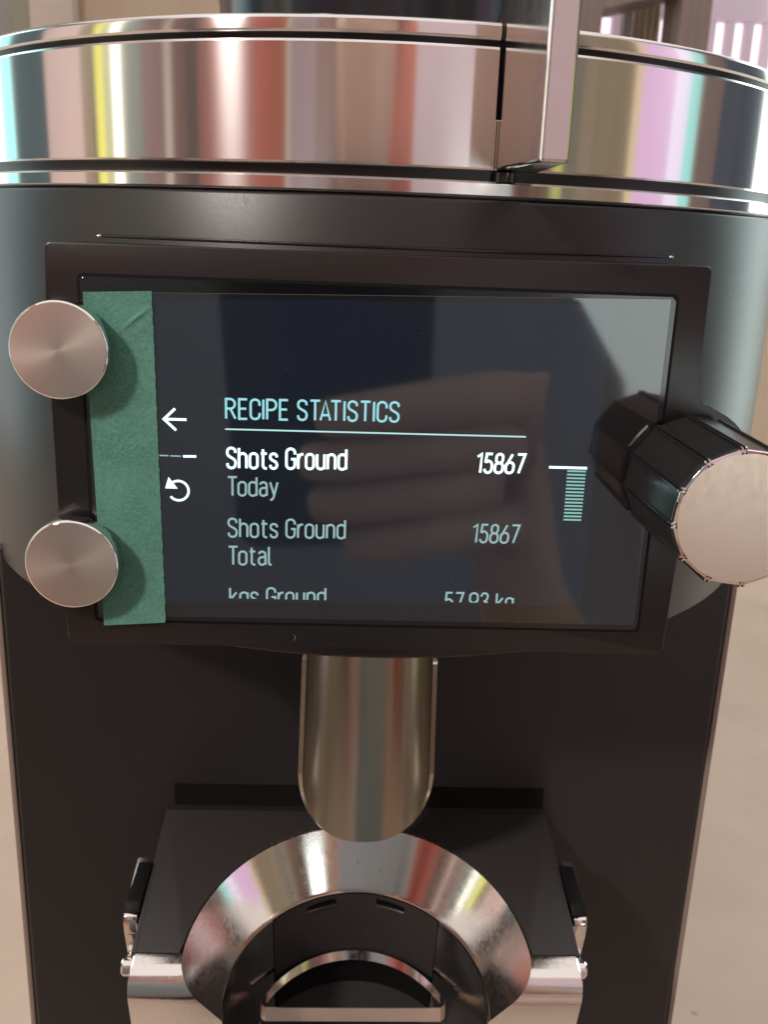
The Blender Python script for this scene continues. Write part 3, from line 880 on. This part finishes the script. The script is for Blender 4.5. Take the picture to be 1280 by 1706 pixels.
PE = empty('person', (-0.05, -0.52, ZF), 'person in a grey lilac shirt holding up a phone, mirrored in the screen', 'person')
M_skin = mat('skin', (0.80, 0.55, 0.44), 0.5, cvar=.08, cscale=30)
M_shirt = mat('lilac_shirt', (0.36, 0.38, 0.41), 0.85, cvar=.06, cscale=12)
M_hair = mat('dark_hair', (0.03, 0.022, 0.02), 0.5, cvar=.3, cscale=60)
M_trs = mat('dark_trousers', (0.06, 0.06, 0.075), 0.85, cvar=.15, cscale=30)


def skin_body(name, chains, material, parent, sub=2):
    """chains: list of [(point, radius), ...]; a chain whose first point equals an earlier one joins it"""
    vs, es, rs, idx = [], [], [], {}
    for ch in chains:
        prev = None
        for p, r_ in ch:
            key = tuple(round(q, 5) for q in p)
            if key not in idx: idx[key] = len(vs); vs.append(p); rs.append(r_)
            if prev is not None and prev != idx[key]: es.append((prev, idx[key]))
            prev = idx[key]
    me = bpy.data.meshes.new(name); me.from_pydata(vs, es, [])
    o = bpy.data.objects.new(name, me); COL.objects.link(o)
    sk = o.modifiers.new('skin', 'SKIN'); sk.branch_smoothing = 0.4; sk.use_smooth_shade = True
    for i, r_ in enumerate(rs): me.skin_vertices[0].data[i].radius = (r_, r_)
    me.skin_vertices[0].data[0].use_root = True
    ss = o.modifiers.new('sub', 'SUBSURF'); ss.levels = sub; ss.render_levels = sub
    dg = bpy.context.evaluated_depsgraph_get()
    m2 = bpy.data.meshes.new_from_object(o.evaluated_get(dg))
    bpy.data.objects.remove(o)
    bm = bmesh.new(); bm.from_mesh(m2); bpy.data.meshes.remove(m2)
    return obj(name, bm, material, parent, angle=3)


px, py = -0.05, -0.52
wrist = (0.075, -0.215, -0.115)
palm = (0.062, -0.192, -0.065)
body = [
    [((px, py, -0.04), .075), ((px, py + .005, 0.03), .06), ((px, py + .012, 0.085), .056), ((px, py + .03, .145), .066), ((px, py + .03, .21), .082), ((px, py + .02, .28), .075), ((px, py + .02, .33), .04)],
    [((px, py, -0.04), .075), ((px + .09, py, -0.01), .06), ((px + .165, py, -0.04), .05), ((px + .195, py + .03, -.17), .043), ((px + .20, py + .10, -.30), .036), ((px + .17, py + .22, -.20), .032), (wrist, .022), (palm, .022)],
    [((px, py, -0.04), .075), ((px - .10, py, -0.01), .06), ((px - .19, py, -0.04), .052), ((px - .235, py, -.21), .045), ((px - .245, py + .02, -.34), .037), ((px - .24, py + .05, -.48), .028), ((px - .24, py + .07, -.55), .022), ((px - .235, py + .085, -.61), .014)],
]
# fingers close round the phone from its right edge, across the back
for k, (zk, ln) in enumerate(((-0.016, .066), (-0.0335, .072), (-0.051, .068), (-0.068, .055))):
    kx = 0.048
    fy = -0.158 - .004 * k
    root = (0.060, -0.186 - .002 * k, zk)
    body.append([(palm, .022), (root, .0115), ((kx, fy - .008, zk + .003), .0105), ((kx - ln * .42, fy, zk), .0096), ((kx - ln * .75, fy - .001, zk - .004), .009), ((kx - ln, fy - .006, zk - .007), .0075)])
body.append([(palm, .022), ((0.050, -.216, -.052), .013), ((0.030, -.222, -.035), .011), ((0.006, -.219, -.022), .009)])
skin_body('body', body, M_skin, PE)
# face details, hair
for s in (-1, 1):
    b = bmesh.new(); bmesh.ops.create_uvsphere(b, u_segments=12, v_segments=8, radius=.012)
    for v in b.verts: v.co += Vector((px + s * .03, py + .094, .225))
    obj('eye', b, mat('eye_white', (.7, .68, .66), .3), PE)
    b = bmesh.new(); bmesh.ops.create_uvsphere(b, u_segments=12, v_segments=8, radius=.028)
    for v in b.verts: v.co = Vector((v.co.x * .35 + px + s * .083, v.co.y * .6 + py + .01, v.co.z + .215))
    obj('ear', b, M_skin, PE)
b = bmesh.new(); bmesh.ops.create_cone(b, segments=8, radius1=.016, radius2=.006, depth=.045, cap_ends=True)
for v in b.verts: v.co = Vector((v.co.x + px, v.co.y + py + .112 - v.co.z * .3, v.co.z + .202))
obj('nose', b, M_skin, PE)
b = bmesh.new(); bmesh.ops.create_uvsphere(b, u_segments=14, v_segments=6, radius=.02)
for v in b.verts: v.co = Vector((v.co.x * 1.1 + px, v.co.y * .3 + py + .095, v.co.z * .3 + .163))
obj('mouth', b, mat('lips', (.45, .16, .14), .4), PE)
b = bmesh.new(); bmesh.ops.create_uvsphere(b, u_segments=32, v_segments=20, radius=.105)
for v in b.verts:
    d_ = v.co.copy()
    if d_.y > .02 and d_.z < .045: v.co *= .72
    v.co = Vector((v.co.x * .93 + px, v.co.y * 1.02 + py + .005 + random.uniform(-.003, .003), v.co.z * 1.05 + .245))
obj('hair', b, M_hair, PE)
# shirt: lofted trunk with sleeves, open neck
bm = bmesh.new(); rows = []
for z, hx, hy, dy in ((-.60, .165, .115, 0), (-.47, .175, .12, .0), (-.28, .18, .122, 0), (-.14, .195, .12, 0), (-.04, .215, .105, 0), (.02, .20, .085, 0), (.060, .14, .07, 0), (.078, .085, .064, .004), (.065, .075, .056, .006)):
    rows.append([(px + hx * math.copysign(abs(math.cos(t)) ** .8, math.cos(t)), py + dy + hy * math.copysign(abs(math.sin(t)) ** .8, math.sin(t)), z - (0.05 * max(0, math.sin(t)) ** 6 if z > .05 else 0)) for t in [2 * pi * i / 48 for i in range(48)]])
grid(bm, rows, closed=True)
obj('shirt', bm, M_shirt, PE)
for s in (-1, 1):
    P_ = [(px + s * .14, py, -.005), (px + s * (.205 if s < 0 else .175), py, -.06), (px + s * (.25 if s < 0 else .2), py + (.03 if s > 0 else 0), -.17), (px + s * (.256 if s < 0 else .204), py + (.05 if s > 0 else .01), -.23)]
    bm = bmesh.new(); rows = []
    for (x, y, z), r_ in zip(P_, (.07, .072, .064, .060)):
        rows.append([(x + r_ * math.cos(t), y + r_ * math.sin(t), z + s * .5 * r_ * math.cos(t) * (0.8 if z > 0 else .2)) for t in [2 * pi * i / 24 for i in range(24)]])
    grid(bm, rows, closed=True); obj('sleeve', bm, M_shirt, PE)
bm = bmesh.new(); rows = []
for z, hx, hy in ((-.50, .17, .118), (-.62, .178, .125), (-.70, .175, .12)):
    rows.append([(px + hx * math.cos(t), py + hy * math.sin(t), z) for t in [2 * pi * i / 32 for i in range(32)]])
grid(bm, rows, closed=True)
for s in (-1, 1):
    rows = []
    for z, r_ in ((-.66, .088), (-.85, .072), (-1.05, .058), (-1.2, .056)):
        rows.append([(px + s * .088 + r_ * math.cos(t), py + r_ * 1.05 * math.sin(t), z) for t in [2 * pi * i / 24 for i in range(24)]])
    grid(bm, rows, closed=True)
obj('trousers', bm, M_trs, PE)
for s in (-1, 1):
    obj('shoe', bm_box(px + s * .09 - .045, px + s * .09 + .045, py - .09, py + .17, ZF + .001, ZF + .075, .02), M_hair, PE)

# ------------------------------------------------------------------ ground coffee dust lying on the plate and round the ring's rim
bm = bmesh.new()


def grain(p, r_):
    m_ = bmesh.ops.create_icosphere(bm, subdivisions=1, radius=r_)
    for v in m_['verts']:
        v.co = Vector((v.co.x * random.uniform(.6, 1.3), v.co.y * random.uniform(.6, 1.3), v.co.z * random.uniform(.4, .9))) + p


for i in range(420):
    a = random.gauss(0, .55)
    if abs(a) > 1.35: continue
    rr = RO + .1 + abs(random.gauss(0, .7))
    grain(hp(rr * math.sin(a), CF - rr * math.cos(a), .02), random.uniform(.0001, .00028))
for i in range(160):
    grain(hp(random.uniform(-54, 54), random.uniform(1, 44), .02) if random.random() < .5 else hp(random.uniform(-30, 30), random.uniform(.6, 4.5), .02), random.uniform(.00008, .0002))
D_ = obj('coffee_dust', bm, mat('coffee_grounds', (0.09, 0.062, 0.045), 0.8, cvar=.5, cscale=900), kind='stuff', label='fine dark coffee dust on the plate behind the ring', cat='coffee dust')
bm = bmesh.new()
for i in range(70):
    th = random.uniform(-.8, .8); z = random.uniform(ZA, Z1)
    grain(Vector((XC + (R + .00003) * math.sin(th), YC - (R + .00003) * math.cos(th), z)), random.uniform(.00004, .00009))
for i in range(90):
    x, z = random.uniform(-.06, .06), random.uniform(-.039, .039)
    grain(Vector((x, -.0007, z)), random.uniform(.00003, .00008))
for i in range(130):
    grain(Vector((random.uniform(-.095, .098), .0599, random.uniform(-.24, -.05))), random.uniform(.00004, .0001))
for P_ in ([(-.0262, .0495), (-.0258, .0475), (-.0252, .0462)], [(-.0155, -.0363), (-.0152, -.0370), (-.0156, -.0376)]):
    for k in range(len(P_) - 1):
        for q in range(14):
            t = q / 14; x = P_[k][0] + (P_[k + 1][0] - P_[k][0]) * t; z = P_[k][1] + (P_[k + 1][1] - P_[k][1]) * t
            y = YC - math.sqrt(R * R - (x - XC) ** 2) - .0001 if z > .0393 else -.0002
            grain(Vector((x, y, z)), .00005)
obj('lint', bm, mat('pale_lint', (0.42, 0.38, 0.36), 0.9), kind='stuff', label='pale specks of lint scattered over the black housing', cat='lint')
